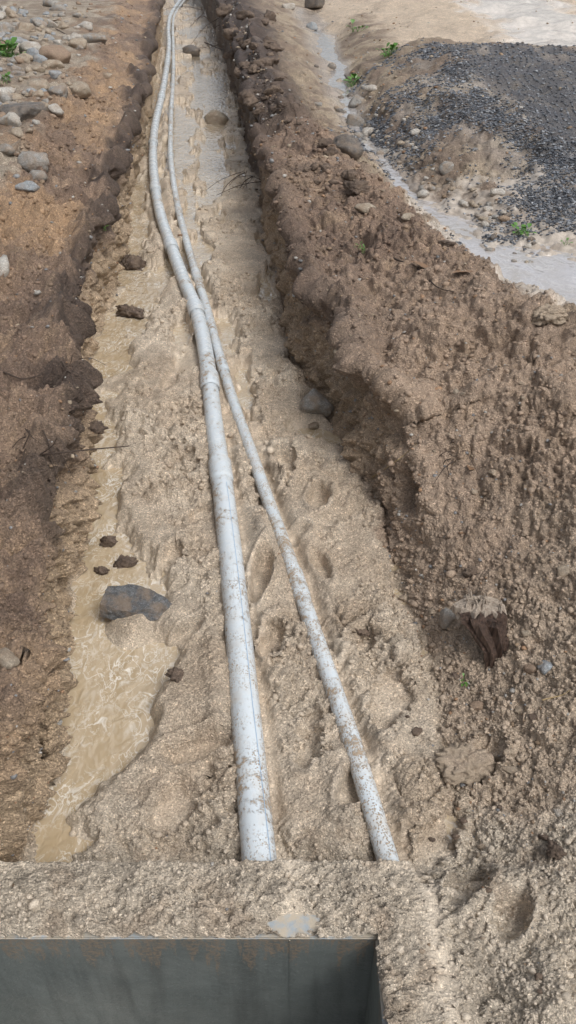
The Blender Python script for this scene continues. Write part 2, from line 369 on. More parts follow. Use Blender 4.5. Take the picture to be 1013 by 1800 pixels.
lipL=np.exp(-((c-2.93-fbm(p,2,2,.5,44)*.2)/.10)**2)*ss(Yf,1.7,2.3); D+=lipL*.12*(.6+fbm(p,6,3,.6,45,lim=True))
undL=np.exp(-((c-3.25-fbm(p,2,2,.5,44)*.2)/.16)**2)*ss(Yf,1.7,2.3); D-=undL*.06*(.6+fbm(p,5,3,.6,49,lim=True))
lipR=np.exp(-((c-6.0-fbm(p,2,2,.5,46)*.2)/.12)**2)*ss(Yf,3.1,3.9); D+=lipR*.13*(.6+fbm(p,5,3,.6,47,lim=True))
undR=np.exp(-((c-5.7-fbm(p,2,2,.5,46)*.2)/.14)**2)*ss(Yf,3.1,3.9); D-=undR*.05*(.6+fbm(p,5,3,.6,48,lim=True))
shore=ss(sd_ch+edge_n*1.2,.0,.14)
sandw=fl*(1-dep)*(.15+.85*shore)*(1-pd)*(1-foot*.4)*(1-bed*.6)*(1-.35*ss(Yf,6,9))
patch=ss(fbm(p,3.0,3,.5,55),-.3,.15)
D+=sandw*((.15+.85*patch)*(fbm(p,8,2,.5,4,True,lim=True)*.050+fbm(p,24,3,.64,5,True,lim=True)*.036)+(.4+.6*patch)*fbm(p,75,2,.7,22,True,lim=True)*.016)
D+=near_sand*(fbm(p,4,3,.55,16)*.028+fbm(p,12,2,.5,6,True)*.020+fbm(p,40,3,.65,7,True)*.018+fbm(p,110,2,.6,23,True)*.009)
rest=(1-fl)*(1-np.maximum(soil,near_sand))
rough_left=(1-ss(c,1.7,2.0))
strw=ss(c,7.6,7.9)*(1-ss(c,8.15,8.5))*(Yf>4.2)*(Yf<20)
washp=polyxy([(735,335),(850,350),(1013,345),(1500,345),(1500,640),(1060,575),(930,550),(830,490),(760,410)],.65)
washd=1-ss(sdpoly(X,Yf,washp),-.2,.2)
calm=1-.35*np.maximum(strw,washd*(c>7))
D+=rest*calm*(fbm(p,1.3,3,.5,29)*.12*ss(c,9.0,9.8)+fbm(p,3,4,.55,9,lim=True)*.055+fbm(p,9,3,.6,12,True,lim=True)*.045+fbm(p,24,2,.6,10,True,lim=True)*.02)*np.where(c>10.9,0,1)+rest*rough_left*fbm(p,7,3,.6,19,True,lim=True)*.06
for (u,v,z,r,d) in [(800,815,.55,.10,.12),(560,690,.1,.11,.10),(45,1085,.3,.09,.10),(30,400,.8,.1,.07),(590,430,.6,.09,.08),(850,1290,.3,.06,.05),(690,850,.3,.13,.10),(120,640,.55,.08,.06),(640,500,.7,.08,.06),(740,760,.6,.1,.08),(520,560,.3,.1,.07),(620,700,.3,.12,.07),(800,900,.5,.1,.06)]:
    q=P(u,v,z); dd=np.sqrt((X-q.x)**2+(Yf-q.y)**2+(Z-q.z)**2)
    D-=d*(1-ss(dd+edge_n*1.2,r*.5,r*1.2))
X=X+nrm[:,0]*D; Yf2=Yf+nrm[:,1]*D*np.minimum(1,ss(Yf,1.3,1.6)); Z=Z+nrm[:,2]*D
Yf=Yf2
dryf=(fl>.9)&(dep<.3)&(pd<.3)&(Yf<5)
Z=np.where(dryf&(Z<.012),.012+(Z-.012)*.14+.002*edge_n/.06,Z)     # prints bottom out just above the water table
Z=np.where(dryf,np.maximum(Z,.001),Z)
for (d,r),bz in zip(pdist,(BZ,SZ_)):       # the pipes lie on top of the sand
    capz=bz+r*.25+.9*np.maximum(d-r*.8,0)
    Z=np.where((fl>.5)&(Yf>1.40)&(d<r*2.2),np.minimum(Z,capz),Z)
# --- vault opening: ragged sand layer on the wall tops
VX0,VX1,VY0,VY1,TOP=-1.2,.249,-1.7,1.098,.15
dxo=np.maximum(np.maximum(VX0-X,X-VX1),0); dyo=np.maximum(np.maximum(VY0-Yf,Yf-VY1),0)
dout=np.sqrt(dxo**2+dyo**2); dinf=np.maximum(dxo/.62,dyo)
q3=np.stack([X,Yf,0*X],1)
rag=fbm(q3,20,4,.6,64)
rag2=fbm(q3*np.array([1,.2,1],np.float32),13,4,.65,68)
thick=ss(dout+rag2*.034+rag*.014,-.010,.018)*(.045+fbm(q3,5,3,.55,61)*.034+fbm(q3,14,2,.5,67,True)*.018+fbm(q3,40,3,.65,62,True)*.022+fbm(q3,110,2,.6,65,True)*.009)-.004
th0=np.maximum(thick,0)
bare=P(525,1628,.15)
eb=np.sqrt(((X-bare.x)/.125)**2+((Yf-bare.y)/.042)**2)+fbm(q3,16,5,.68,63)*1.3
thick=thick*ss(eb,.55,1.6)-.012*(1-ss(eb,.45,1.1))
zlim=TOP+thick
wg=1-ss(dinf,.17,.215)
wg=np.where(X>VX1,1-ss(dinf,.10,.30),wg)
Z=Z*(1-wg)+wg*zlim
low_=TOP+.012+.55*th0+.004*rag-.10*ss(dinf,.22,.7)
Z=np.where((dout>.035)&(Yf<1.24)&(X>VX1+.03),np.maximum(Z,low_),Z)
Z=np.where((dinf<.215)&(Yf>VY1+.14),np.maximum(Z,TOP+.012+.55*th0),Z)
inside=(X>VX0)&(X<VX1)&(Yf>VY0)&(Yf<VY1)
# --- colours
def C3(*a): return np.array(a,np.float32)
def lay(base,w,colr): return base*(1-w[:,None])+w[:,None]*np.asarray(colr,np.float32)
T=lambda *a: np.tile(C3(*a),(len(X),1))
n1=fbm(p,1.1,4,.55,101); n2=fbm(p,4,4,.6,102); n3=fbm(p,.7,3,.5,103); n4=fbm(p,9,4,.65,104)
sand=lay(T(.48,.39,.295),ss(n2,-.3,.4),C3(.56,.475,.375))
sand=lay(sand,ss(n1,.1,.45)*.5,C3(.39,.307,.225))
sand=lay(sand,ss(n4,.15,.5)*.4,C3(.34,.262,.19))
wetn=np.clip(np.maximum(dep*.9,pd)+ss(-sd_ch-edge_n,-.18,0)*.5+farwet*.4,0,1)
sand=lay(sand,wetn*.7,C3(.51,.435,.34))
brown=lay(T(.245,.172,.123),ss(n2,-.35,.35),C3(.177,.123,.09))
brown=lay(brown,ss(n1,.0,.4)*.6,C3(.325,.235,.165))
brown=lay(brown,ss(n4,.1,.45)*.5,C3(.355,.258,.173))
brown=lay(brown,ss(n3+n2*.4,.15,.5)*.5,C3(.095,.067,.053))
orange=lay(T(.39,.255,.145),ss(n2,-.2,.4),C3(.26,.177,.115))
lb=brown*1.0
w=ss(c+n2*.3,1.7,2.0)*(1-ss(c+n2*.3,2.6,3.0))*ss(n1+n2*.5,-.2,.25)*.65*ss(Yf,3.5,5.2); lb=lb*(1-w[:,None])+orange*w[:,None]
w=(1-ss(Yf+n1*.5,2.4,3.4))*.85*(1-ss(Z+n2*.12,.60,.78)); oo=lay(orange,np.full(len(X),.5),C3(.45,.35,.25)); lb=lb*(1-w[:,None])+oo*w[:,None]
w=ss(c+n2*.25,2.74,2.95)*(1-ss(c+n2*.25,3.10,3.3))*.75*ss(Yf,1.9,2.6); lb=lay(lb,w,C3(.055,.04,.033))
w=ss(c+n2*.15,3.15,3.5)*.8; lb=lay(lb,w,C3(.43,.325,.218))
stony=lay(T(.35,.295,.23),ss(n2,-.3,.3),C3(.225,.177,.132))
w=1-ss(c+n2*.35+n1*.3,1.8,2.05); lb=lb*(1-w[:,None])+stony*w[:,None]
rb=brown*1.1
w=(1-ss(Yf+n1*.7+n4*.5,3.2,5.2))*.75; rb=lay(rb,w,lay(T(.395,.30,.222),ss(n4,.0,.5),C3(.30,.223,.16)))
w=(1-ss(Yf+n1*.4+n2*.5,1.8,3.1))*.75; rb=lay(rb,w,C3(.48,.39,.297))
w=ss(c,5.0,5.08)*(1-ss(c+n2*.35,5.55,5.9))*ss(Yf,3.0,3.9)*.75; rb=lay(rb,w,C3(.39,.295,.20))
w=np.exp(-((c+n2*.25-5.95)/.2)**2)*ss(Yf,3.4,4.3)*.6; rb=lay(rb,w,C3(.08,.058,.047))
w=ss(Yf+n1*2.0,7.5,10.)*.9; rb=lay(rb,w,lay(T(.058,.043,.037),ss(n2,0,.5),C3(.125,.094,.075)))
rr=lay(T(.35,.28,.20),ss(n2,-.3,.3),C3(.21,.157,.116))
def reg(pts,z,soft,nz=.12): 
    return 1-ss(sdpoly(X,Yf,polyxy(pts,z))+(n2+n1*.6)*nz*(1+Yf*.06),-soft,soft)
wash=reg([(735,335),(850,350),(1013,345),(1500,345),(1500,640),(1060,575),(930,550),(830,490),(760,410)],.65,.1,.35)
rr=lay(rr,wash*.85,lay(T(.46,.41,.355),ss(n2,-.1,.4),C3(.34,.285,.23)))
road=reg([(575,55),(640,15),(700,88),(800,82),(1013,96),(1800,110),(1800,-120),(520,-120)],.88,.25)
rr=lay(rr,road,C3(.52,.425,.325))
trk=reg([(800,0),(860,40),(905,95),(1013,108),(1500,130),(1500,60),(1013,30),(930,-5),(860,-30)],.88,.3,.3)
rr=lay(rr,trk*.8,C3(.64,.61,.57))
gw=[(660,195),(690,150),(735,95),(800,90),(870,85),(950,100),(1013,105),(1300,120),(1400,300),(1013,305),(930,305),(890,270),(810,225),(750,215),(700,205)]
gsd=sdpoly(X,Yf,polyxy(gw,1.0))
gstreak=ss(fbm(q3*np.array([1,.5,1],np.float32),1.6,4,.6,205),.06,.34)
grav=(1-ss(gsd+(n2*.7+n1*.9+n4*.3)*(1+Yf*.05),-.9,.4))*(1-gstreak*.7)
rr=lay(rr,gstreak*ss(-gsd,-.1,.3)*.55,C3(.33,.30,.265))
rr=lay(rr,grav*.88,lay(T(.085,.092,.107),ss(n4,.0,.5),C3(.15,.138,.126)))
lw=1-ss(c+n2*.02,3.92,4.05)
rw=ss(c+n2*.3*(1-ss(Yf,2.8,3.8))-.3*(1-ss(Yf,2.2,3.3))*.5,4.92,5.08)
fr=ss(c+n2*.3,7.1,7.45)
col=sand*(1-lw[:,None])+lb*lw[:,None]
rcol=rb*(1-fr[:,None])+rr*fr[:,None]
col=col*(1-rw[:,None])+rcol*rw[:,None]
ns=near_sand*(1-ss(c+n2*.3,5.8,6.8)*.25)
col=lay(col,ns,lay(T(.565,.49,.395),ss(n4,.0,.5),C3(.46,.38,.295)))
col=lay(col,strw*.6,C3(.40,.355,.305))
col=np.clip(col,0,.8)
wet=np.clip(fl*(dep*.9+pd*.9+farwet*.9+ss(n1,.0,.5)*.4)+strw*.95+wash*.95*fr+trk*.8*fr+gstreak*ss(-gsd,-.2,.3)*fr*.8+.12+soil*ss(n3,.1,.4)*.25,0,1)
grit=np.clip(1-fl*(dep*.7+pd*.85+farwet*.5)-trk*fr*.7-wash*fr*.8-strw*.75-gstreak*ss(-gsd,-.2,.3)*fr*.4-foot*.2-bed*.4,0.06,1)
idx=np.arange(R_*C_).reshape(R_,C_)
Q=np.stack([idx[:-1,:-1],idx[:-1,1:],idx[1:,1:],idx[1:,:-1]],2).reshape(-1,4)
Q=Q[~inside[Q].any(1)]
V=np.stack([X,Yf,Z],1)
ground=mesh_np('ground',V,Q,M['ground'],col=col,extra={'wet':wet,'grit':grit}); tag(ground,None,None,kind='structure')
NR=normals(X,Yf,Z)
bpy.context.view_layer.update()
dg=bpy.context.evaluated_depsgraph_get()
ge=ground.evaluated_get(dg)
WL=-.009
def hit(u,v):
    d=ray(u,v); dl=d.length
    ok,loc,n,_=ge.ray_cast(Vector((0,0,H)),d/dl)
    if not ok: loc=P(u,v,.4); n=Vector((0,0,1))
    if loc.z<WL: loc=P(u,v,WL)
    t=(loc-Vector((0,0,H))).length/dl
    return loc,n,t
# ------------------------------------------------------------ water sheets
def sheet(name,x0,x1,y0,y1,z,mat):
    ys=np.linspace(y0,y1,60); r=[]
    for y in ys: r.append([(x0(y),y,z),(x1(y),y,z)])
    Vv=np.array(r).reshape(-1,3); F4=[[2*i,2*i+1,2*i+3,2*i+2] for i in range(59)]
    return tag(mesh_np(name,Vv,F4,mat),None,None,kind='structure')
iy=lambda A:(lambda y:float(np.interp(y,Y,A)))
sheet('water',lambda y:iy(LF)(y)-.05,lambda y:iy(RF)(y)+.05,1.34,34,WL,M['water'])
sheet('stream_water',lambda y:iy(TX)(y)-.55,lambda y:iy(TX)(y)+(1.9 if y<5.6 else .6),4.3,18.5,.6253,M['stream'])
# ------------------------------------------------------------ pipes
def tube_np(path,r,ns=24,cap=True):
    path=np.asarray(path); n=len(path); T=np.gradient(path,axis=0); T/=np.linalg.norm(T,axis=1,keepdims=True)
    up=np.array([0,0,1.]); S1=np.cross(T,up); S1/=np.linalg.norm(S1,axis=1,keepdims=True)+1e-9; U=np.cross(S1,T)
    a=np.linspace(0,2*np.pi,ns,endpoint=False)
    rr_=np.broadcast_to(np.asarray(r,float),(n,))
    Vv=path[:,None]+rr_[:,None,None]*(np.cos(a)[None,:,None]*S1[:,None]+np.sin(a)[None,:,None]*U[:,None])
    F4=[]
    for i in range(n-1):
        for j in range(ns):
            k=(j+1)%ns; F4.append([i*ns+j,i*ns+k,(i+1)*ns+k,(i+1)*ns+j])
    return Vv.reshape(-1,3),F4,S1,U
def pipe(name,label,path,r,joint_v,stripe=None):
    root=empty(name,tuple(path[0])); tag(root,label,'pipe')
    off=np.array(path[0])
    js=[P(506,v,path[0][2]).y for v in joint_v]; ji=[int(np.argmin(np.abs(path[:,1]-y))) for y in js]
    cuts=[0]+ji+[len(path)-1]
    for a,b in zip(cuts[:-1],cuts[1:]):
        if b-a<4: continue
        seg=path[a:b+1]; rr_=np.full(len(seg),r)
        if a>0: rr_[:]=r*.94
        Vv,F4,_,_=tube_np(seg,rr_,36); o=mesh_np('pipe_section',Vv-off,F4,M['pipe'],root)
    for k in ji:
        seg=path[max(0,k-5):k+2]; 
        prof=r*np.array([1.012]+[1.11]*(len(seg)-2)+[1.12])
        d=seg[-1]-seg[-2]; seg=np.vstack([seg,seg[-1:]+d*.02]); prof=np.append(prof,r*.93)
        Vv,F4,_,_=tube_np(seg,prof,48); mesh_np('pipe_socket',Vv-off,F4,M['pipe'],root,smooth=False)
    if stripe:
        pts=path[:stripe]; _,_,S1,U=tube_np(pts,r,4)
        ang=np.interp(np.arange(len(pts)),[0,len(pts)*.35,len(pts)],[math.radians(50),math.radians(62),math.radians(70)])
        w=.0013/r; A=[]
        for s in (-w,w):
            a=ang+s; A.append(pts+(r*1.0+.0012)*(np.cos(a)[:,None]*S1+np.sin(a)[:,None]*U))
        Vv=np.stack(A,1).reshape(-1,3); F4=[[2*i,2*i+1,2*i+3,2*i+2] for i in range(len(pts)-1)]
        o=mesh_np('printed_line',Vv-off,F4,M['blueline'],root); o['label']='thin blue line printed along the pipe'
    return root
j1=int(np.argmin(np.abs(bigp[:,1]-P(506,822,BZ).y)))-6
pipe('water_pipe','thicker grey plastic pipe with a blue line, left of the two in the trench',bigp,BR,[822,665,540,430,330,250,170,110],j1)
pipe('water_pipe','thinner grey plastic pipe on the right, caked in mud near the concrete',smp,SR,[1018,640,480,370,270,190,120])
# ------------------------------------------------------------ concrete vault
def box(name,x0,x1,y0,y1,z0,z1,mat,parent,bev=.004):
    bm=bmesh.new(); bmesh.ops.create_cube(bm,size=1)
    for v in bm.verts: v.co=Vector(((x0+x1)/2+v.co.x*(x1-x0),(y0+y1)/2+v.co.y*(y1-y0),(z0+z1)/2+v.co.z*(z1-z0)))
    if bev: bmesh.ops.bevel(bm,geom=bm.edges[:],offset=bev,segments=2,affect='EDGES')
    me=bpy.data.meshes.new(name); bm.to_mesh(me); bm.free(); me.materials.append(mat)
    o=bpy.data.objects.new(name,me); COL.objects.link(o); o.parent=parent; return o
vault=empty('concrete_vault'); tag(vault,'open topped dark grey concrete box with wet sand spread over its rim','concrete box')
box('far_wall',-1.3,.349,1.098,1.288,-1.3,.15,M['concrete'],vault,.003)
box('side_wall',.249,.349,-1.9,1.097,-1.3,.15,M['concrete'],vault,.003)
box('side_wall',-1.3,-1.2,-1.9,1.097,-1.3,.15,M['concrete'],vault,.003)
box('near_wall',-1.199,.248,-1.9,-1.7,-1.3,.15,M['concrete'],vault,.003)
box('floor_slab',-1.199,.248,-1.699,1.097,-1.3,-1.15,M['concrete'],vault,.003)
box('form_seam',.004,.0065,1.0955,1.099,-1.1,.142,M['concrete'],vault,0)
# ------------------------------------------------------------ stones
def rock_mesh(seed,sub=3,facets=11,rough=.06,soft=.0,lumpy=0.):
    r=np.random.default_rng(seed)
    bm=bmesh.new(); bmesh.ops.create_icosphere(bm,subdivisions=sub,radius=1)
    Vv=np.array([v.co[:] for v in bm.verts]); Fc=[[v.index for v in f_.verts] for f_ in bm.faces]; bm.free()
    nn=r.normal(size=(facets,3)); nn/=np.linalg.norm(nn,axis=1,keepdims=True); hh=r.uniform(.5,.95,facets)
    dt=Vv@nn.T; rad=np.where(dt>.05,hh/np.maximum(dt,.05),9).min(1); rad=np.minimum(rad,1.15)
    rad=rad*(1-soft)+soft
    rad=rad*(1+fbm(Vv+seed*3.1,1.8,4,.6,seed%50)*rough*2+fbm(Vv+seed*1.1,6,2,.6,seed%40,True)*rough*.5)
    if lumpy: rad=rad*(1+fbm(Vv+seed*.7,2.6,4,.68,seed%30,True)*lumpy)
    return Vv*rad[:,None],Fc
def slab_mesh():
    # jagged wedge: flat tilted top, broken left face, thin point to the right
    pts=[(-1,-.55,-.6),(-.95,.5,-.6),(.2,.75,-.6),(1.1,.35,-.6),(.75,-.5,-.6),(-.1,-.8,-.6),
         (-.92,-.45,.42),(-.85,.42,.72),(-.25,.62,.78),(.35,.55,.62),(.98,.22,.22),(.55,-.35,.12),(-.05,-.62,.18),(-.55,-.62,.30)]
    bm=bmesh.new()
    for q in pts: bm.verts.new(q)
    r=bmesh.ops.convex_hull(bm,input=bm.verts[:])
    bmesh.ops.triangulate(bm,faces=bm.faces[:])
    for _ in range(4): bmesh.ops.subdivide_edges(bm,edges=bm.edges[:],cuts=1,use_grid_fill=True)
    bmesh.ops.triangulate(bm,faces=bm.faces[:])
    bm.verts.index_update()
    Vv=np.array([v.co[:] for v in bm.verts]); Fc=[[v.index for v in f_.verts] for f_ in bm.faces]; bm.free()
    Vv=Vv+np.stack([fbm(Vv,2.2,4,.6,11),fbm(Vv,2.2,4,.6,12),fbm(Vv*np.array([1,1,2.5]),2.6,4,.6,13)],1)*.09
    return Vv,Fc
def stone(name,label,cat,u,v,w,h,mat,seed,group=None,sink=.25,rz=None,flat=None,sub=3,soft=.15,rough=.06,tilt=0,lumpy=0,facets=None):
    loc,n,t=hit(u,v+h*.3); sx=w*t/F/2; s=h*t/F/2/1.15
    if mat=='slate': Vv,Fc=slab_mesh()
    else: Vv,Fc=rock_mesh(seed,sub,facets or 9+seed%6,rough,soft,lumpy)
    r=random.Random(seed); a=r.uniform(-.5,.5) if rz is None else rz
    sz=s if flat is None else s*flat; sy=s*1.15 if flat is None else s*1.5
    Vv=Vv*np.array([sx,sy,sz])*1.08
    Rm=np.array((Matrix.Rotation(a,3,'Z')@Matrix.Rotation(tilt,3,'Y')))
    Vv=Vv@Rm.T
    o=mesh_np(name,Vv,Fc,M[mat],smooth=mat!='slate'); o.location=(loc.x,loc.y+sy*.25,loc.z+sz*(1-2*sink)*.8)
    return tag(o,label,cat,group)
ST='stone'
L=[
('rock','round grey rock lodged at the foot of the right trench wall',553,705,58,54,'grey',.2),
('stone','small tan stone in the puddle below the lodged round rock',556,746,26,15,'tan',.2),
('rock','wet angular slate grey rock half sunk in mud in the left channel',236,1052,112,58,'slate',.42),
('rock','big sand caked rock half buried low on the right slope',818,1330,108,84,'sandy',.40),
('stone','grey stone leaning against the left side of the rotten wood chunk',785,1086,30,36,'grey',.2),
('stone','bluish round stone on the right slope near the photo edge',957,1172,28,24,'blue',.3),
('stone','reddish stone just left of the bluish stone on the right slope',931,1172,22,22,'red',.3),
('stone','small tan stone on the slope right of the big caked rock',895,1352,30,16,'tan',.25),
('clod','dark soil clod low at the right edge above the sand corner',978,1492,30,34,'clod',.3),
('stone','small pale stone beside the big caked rock, further right',983,1428,18,14,'pale',.3),
('stone','brown stone on the right slope straight below the wood chunk',838,1240,26,18,'red',.35),
('stone','pale stone half buried upslope of the wood chunk',992,1002,34,22,'tan',.3),
('clod','dark clod upslope of the wood chunk near its top',830,1002,28,24,'clod',.25),
('clod','dark clod sitting in the sand left of the wood chunk',636,1108,26,20,'clod',.25),
('clod','tallest dark clod in the left channel above the slate rock',193,950,30,30,'clod',.2),
('clod','flat dark clod directly above the slate rock in the channel',216,988,46,22,'clod',.2),
('clod','small dark clod against the left wall beside the slate rock',179,1002,28,20,'clod',.2),
('clod','dark clod at the water edge near the long twig',165,748,36,22,'clod',.25),
('clod','wide dark clod beside the left channel, midway up the trench',232,546,66,32,'clod',.3),
('clod','dark clod beside the thick pipe above the wide clod',232,462,46,36,'clod',.35),
('clod','dark clod right of the water pool on the sand edge',312,1182,32,26,'clod',.38),
('stone','tan stone on the trench floor at the foot of the dark right bank',385,208,42,32,'tan',.3),
('rock','dark rock on the trench floor beside the far pipes',336,86,36,24,'dark',.25),
('stone','pale stone embedded near the foot of the left wall, bottom left',12,1150,36,40,'tan',.5),
('rock','largest dark wet rock beside the runoff stream',612,254,58,50,'dark',.2),
('stone','grey stone behind the largest dark rock by the stream',628,214,40,34,'grey',.2),
('stone','pale angular stone touching the right side of the dark stream rock',646,233,32,24,'pale',.2),
('stone','grey brown stone on the stream bank, third up from the dark rock',625,179,30,26,'grey',.2),
('stone','flat pale stone on the berm near the gravel edge',652,153,28,15,'pale',.25),
('rock','dark boulder at the very top of the runoff stream',557,6,38,32,'dark',.15),
('stone','bluish stone at the upper end of the stream',546,45,28,16,'blue',.25),
('stone','pale stone on the dark soil at the top of the right bank',506,10,24,16,'pale',.25),
('stone','tan stone on the crest of the right bank',646,364,42,26,'tan',.35),
('clod','dark lump of soil on the bank crest below the stream rocks',628,330,50,30,'clod',.3),
('stone','grey stone on the berm between stream and gravel',788,290,30,30,'grey',.25),
('stone','pale stone at the lower edge of the gravel heap',875,336,26,18,'pale',.25),
('stone','small pale stone at the stream edge, middle of its run',745,341,22,16,'pale',.25),
('stone','small tan stone beside the runoff below the berm',886,384,22,15,'red',.25),
('stone','small pale stone on the muddy wash left of the weed',860,366,18,14,'pale',.25),
('stone','tan stone in the wash below the bank crest',716,380,24,14,'tan',.25),
('stone','grey stone at the stream edge under the berm',676,268,24,17,'grey',.25),
('clod','dark soil lump in the wash near the brown leaf',780,426,38,20,'clod',.3),
('rock','wet tan lump at the right end of the bank crest',965,545,64,38,'sandy',.42),
('rock','large grey rock at the front of the left bank rubble',64,279,58,42,'grey',.3),
('stone','grey stone tucked under the front of the large grey rock',66,306,44,30,'grey',.3),
('stone','smooth bluish flat stone at the lip of the left bank',48,327,42,22,'blue',.3),
('stone','pale rounded stone cut by the left photo edge, lowest on the bank',4,462,36,56,'pale',.4),
('rock','broad dark brown rock in the rubble at the left',42,190,70,54,'dark',.35),
('stone','tan boulder at the right edge of the left rubble',135,152,48,34,'tan',.3),
('stone','grey stone left of the tan boulder',102,160,36,26,'grey',.3),
('stone','pale stone in front of the tan boulder',98,188,28,24,'pale',.3),
('rock','brown upright rock midway in the left rubble',100,96,52,44,'red',.3),
('stone','bluish stone left of the brown upright rock',68,103,28,18,'blue',.3),
('stone','flat pale stone highest in the left rubble',152,43,42,20,'pale',.3),
('stone','grey flat stone just below the highest pale stone',166,66,52,24,'grey',.3),
('stone','grey stone at the left photo edge beside the rubble',8,172,30,24,'grey',.3),
('stone','pale stone at the left photo edge below the weeds',14,206,30,20,'pale',.3),
('stone','lone small tan stone on the orange slope of the left bank',188,131,20,13,'tan',.3),
('stone','tan stone in front of the rubble near the photo edge',30,232,30,18,'tan',.3),
('stone','pale stone in the top left corner of the bank',12,18,34,26,'pale',.3),
('stone','grey stone in the top left corner below the pale one',22,45,30,22,'grey',.3),
]
for i,(nm,lab,u,v,w,h,mat,sk) in enumerate(L):
    slab=mat=='slate'
    stone(nm,lab,'clod of soil' if nm=='clod' else nm,u,v,w,h,mat,100+i*3,sink=sk,rz=-.1 if slab else None,
          flat=1.0 if slab else None,sub=5 if mat=='sandy' else (4 if (w>44 or nm=='clod') else 3),
          soft=0. if 'angular' in lab else .06,rough=.12 if nm=='clod' else .08,
          lumpy=.5 if nm=='clod' else (.4 if mat=='sandy' else 0))
rr_=random.Random(5)
nmc={'grey':'grey','pale':'pale','tan':'tan','red':'reddish brown','dark':'dark wet','blue':'bluish'}
k_=0
while k_<185:
    u=rr_.uniform(-5,200); v=rr_.uniform(5,345)
    if u>202-v*.6+rr_.uniform(-40,15): continue
    if v>230 and rr_.random()<.5: continue
    k_+=1
    w=rr_.uniform(8,15) if rr_.random()<.62 else rr_.uniform(15,38); mat=rr_.choice(['grey','pale','tan','grey','red','tan','tan','blue'])
    stone('stone','small %s stone among the rubble on the left bank'%nmc[mat],ST,u,v,w,w*rr_.uniform(.6,.9),mat,500+k_,'small %s stones in the left rubble'%nmc[mat],sub=2 if w<15 else 3,soft=.0,rough=.13,sink=.35)
for i in range(95):
    u=rr_.uniform(555,940); v=125+(u-560)*.85+rr_.uniform(-45,60)
    w=rr_.uniform(7,20); mat=rr_.choice(['grey','pale','tan','dark'])
    stone('stone','small %s stone scattered along the runoff stream'%nmc[mat],ST,u,v,w,w*rr_.uniform(.6,.8),mat,700+i,'small %s stones along the stream'%nmc[mat],sub=2,soft=.0,rough=.1)
for i in range(40):
    u=rr_.uniform(700,1010); v=rr_.uniform(640,1780)
    w=rr_.uniform(9,20); mat=rr_.choice(['tan','clod','clod','sandy','sandy'])
    nm2={'tan':'tan stone','clod':'dark clod','sandy':'sandy lump'}[mat]
    stone('clod' if mat in('clod','sandy') else 'stone','small %s on the right hand slope'%nm2,'clod of soil' if mat in('clod','sandy') else ST,u,v,w,w*rr_.uniform(.6,.85),mat,900+i,'small %ss on the right slope'%nm2,sub=3,sink=.38,soft=.05,rough=.12,lumpy=.35 if mat!='tan' else 0)
for i in range(46):
    v=rr_.uniform(15,330); u=np.interp(v,[0,60,180,260,330],[410,420,455,520,580])+rr_.uniform(-25,70)
    w=rr_.uniform(14,36)
    stone('clod','dark crumbly clod along the far crest of the right bank','clod of soil',float(u),v,w,w*rr_.uniform(.55,.85),'clod',1000+i,'dark clods along the far right crest',sub=3,sink=.35,soft=.05,rough=.12,lumpy=.5)
# ------------------------------------------------------------ scattered stuff
bm=bmesh.new(); bmesh.ops.create_icosphere(bm,subdivisions=1,radius=1)
ICOV=np.array([v.co[:] for v in bm.verts]); ICOF=np.array([[v.index for v in f_.verts] for f_ in bm.faces]); bm.free()
def scatter(name,ids,size,cols,mat,flat=.7,sink=.2,smooth=True,jit=.28):
    n=len(ids); base=V[ids]+NR[ids]*(size*(.5-sink))[:,None]
    A=ICOV[None]*(1+rng.uniform(-jit,jit,(n,len(ICOV),1)))
    sc=np.stack([rng.uniform(.7,1.3,n),rng.uniform(.7,1.2,n),rng.uniform(.5,1,n)*flat],1)*size[:,None]
    A=A*sc[:,None]
    a=rng.uniform(0,6.28,n); b=rng.uniform(-.5,.5,n); ca,sa=np.cos(a),np.sin(a); cb,sb=np.cos(b),np.sin(b)
    x,y,z=A[...,0],A[...,1],A[...,2]
    y,z=y*cb[:,None]-z*sb[:,None],y*sb[:,None]+z*cb[:,None]
    x,y=x*ca[:,None]-y*sa[:,None],x*sa[:,None]+y*ca[:,None]
    W=np.stack([x,y,z],2)+base[:,None]
    Fc=(ICOF[None]+(np.arange(n)*len(ICOV))[:,None,None]).reshape(-1,3)
    return mesh_np(name,W.reshape(-1,3),Fc,mat,smooth=smooth,col=np.repeat(cols,len(ICOV),0))
Tz=V[:,1]*CP+(H-V[:,2])*SP
vis=(V[:,1]>.8)&(V[:,1]<30)&(np.abs(V[:,0])<1.2+V[:,1]*.45)&(~inside)
def pick(w,n):
    w=np.where(vis,w,0); w=w/w.sum(); return rng.choice(len(V),n,p=w)
rough_w=(soil*1.0+sandw*patch*1.0+near_sand*.3+.02)*(1-dep)*(1-pd)*(1-bed*.7)
notbare=((Z>TOP+.008)|(dout>.2))
offp=np.minimum(pdist[0][0]-BR*1.1,pdist[1][0]-SR*1.1)>0
ids=pick(rough_w*notbare*offp,34000); sz=rng.lognormal(-5.45,.52,len(ids))*np.clip(Tz[ids]/3.2,.8,2.2)
sz=np.minimum(sz,.024)
o=scatter('soil_crumbs',ids,sz,np.clip(col[ids]*rng.uniform(.75,1.12,(len(ids),1)),0,1),M['chip'],.9,.45)
tag(o,'loose crumbs of wet soil and coarse sand over trench sides and floor','soil',kind='stuff')
ids=pick((soil*.7+rest*1.1+near_sand*.06+sandw*.03)*notbare*(1-strw)*(1-washd*.7),5200); sz=rng.lognormal(-5.15,.42,len(ids))*np.clip(Tz[ids]/3.6,.75,2.6); sz=np.minimum(sz,.03)
pc=np.array([(.37,.30,.22),(.42,.40,.365),(.29,.21,.14),(.25,.25,.25),(.32,.20,.12)])[rng.integers(0,5,len(ids))]
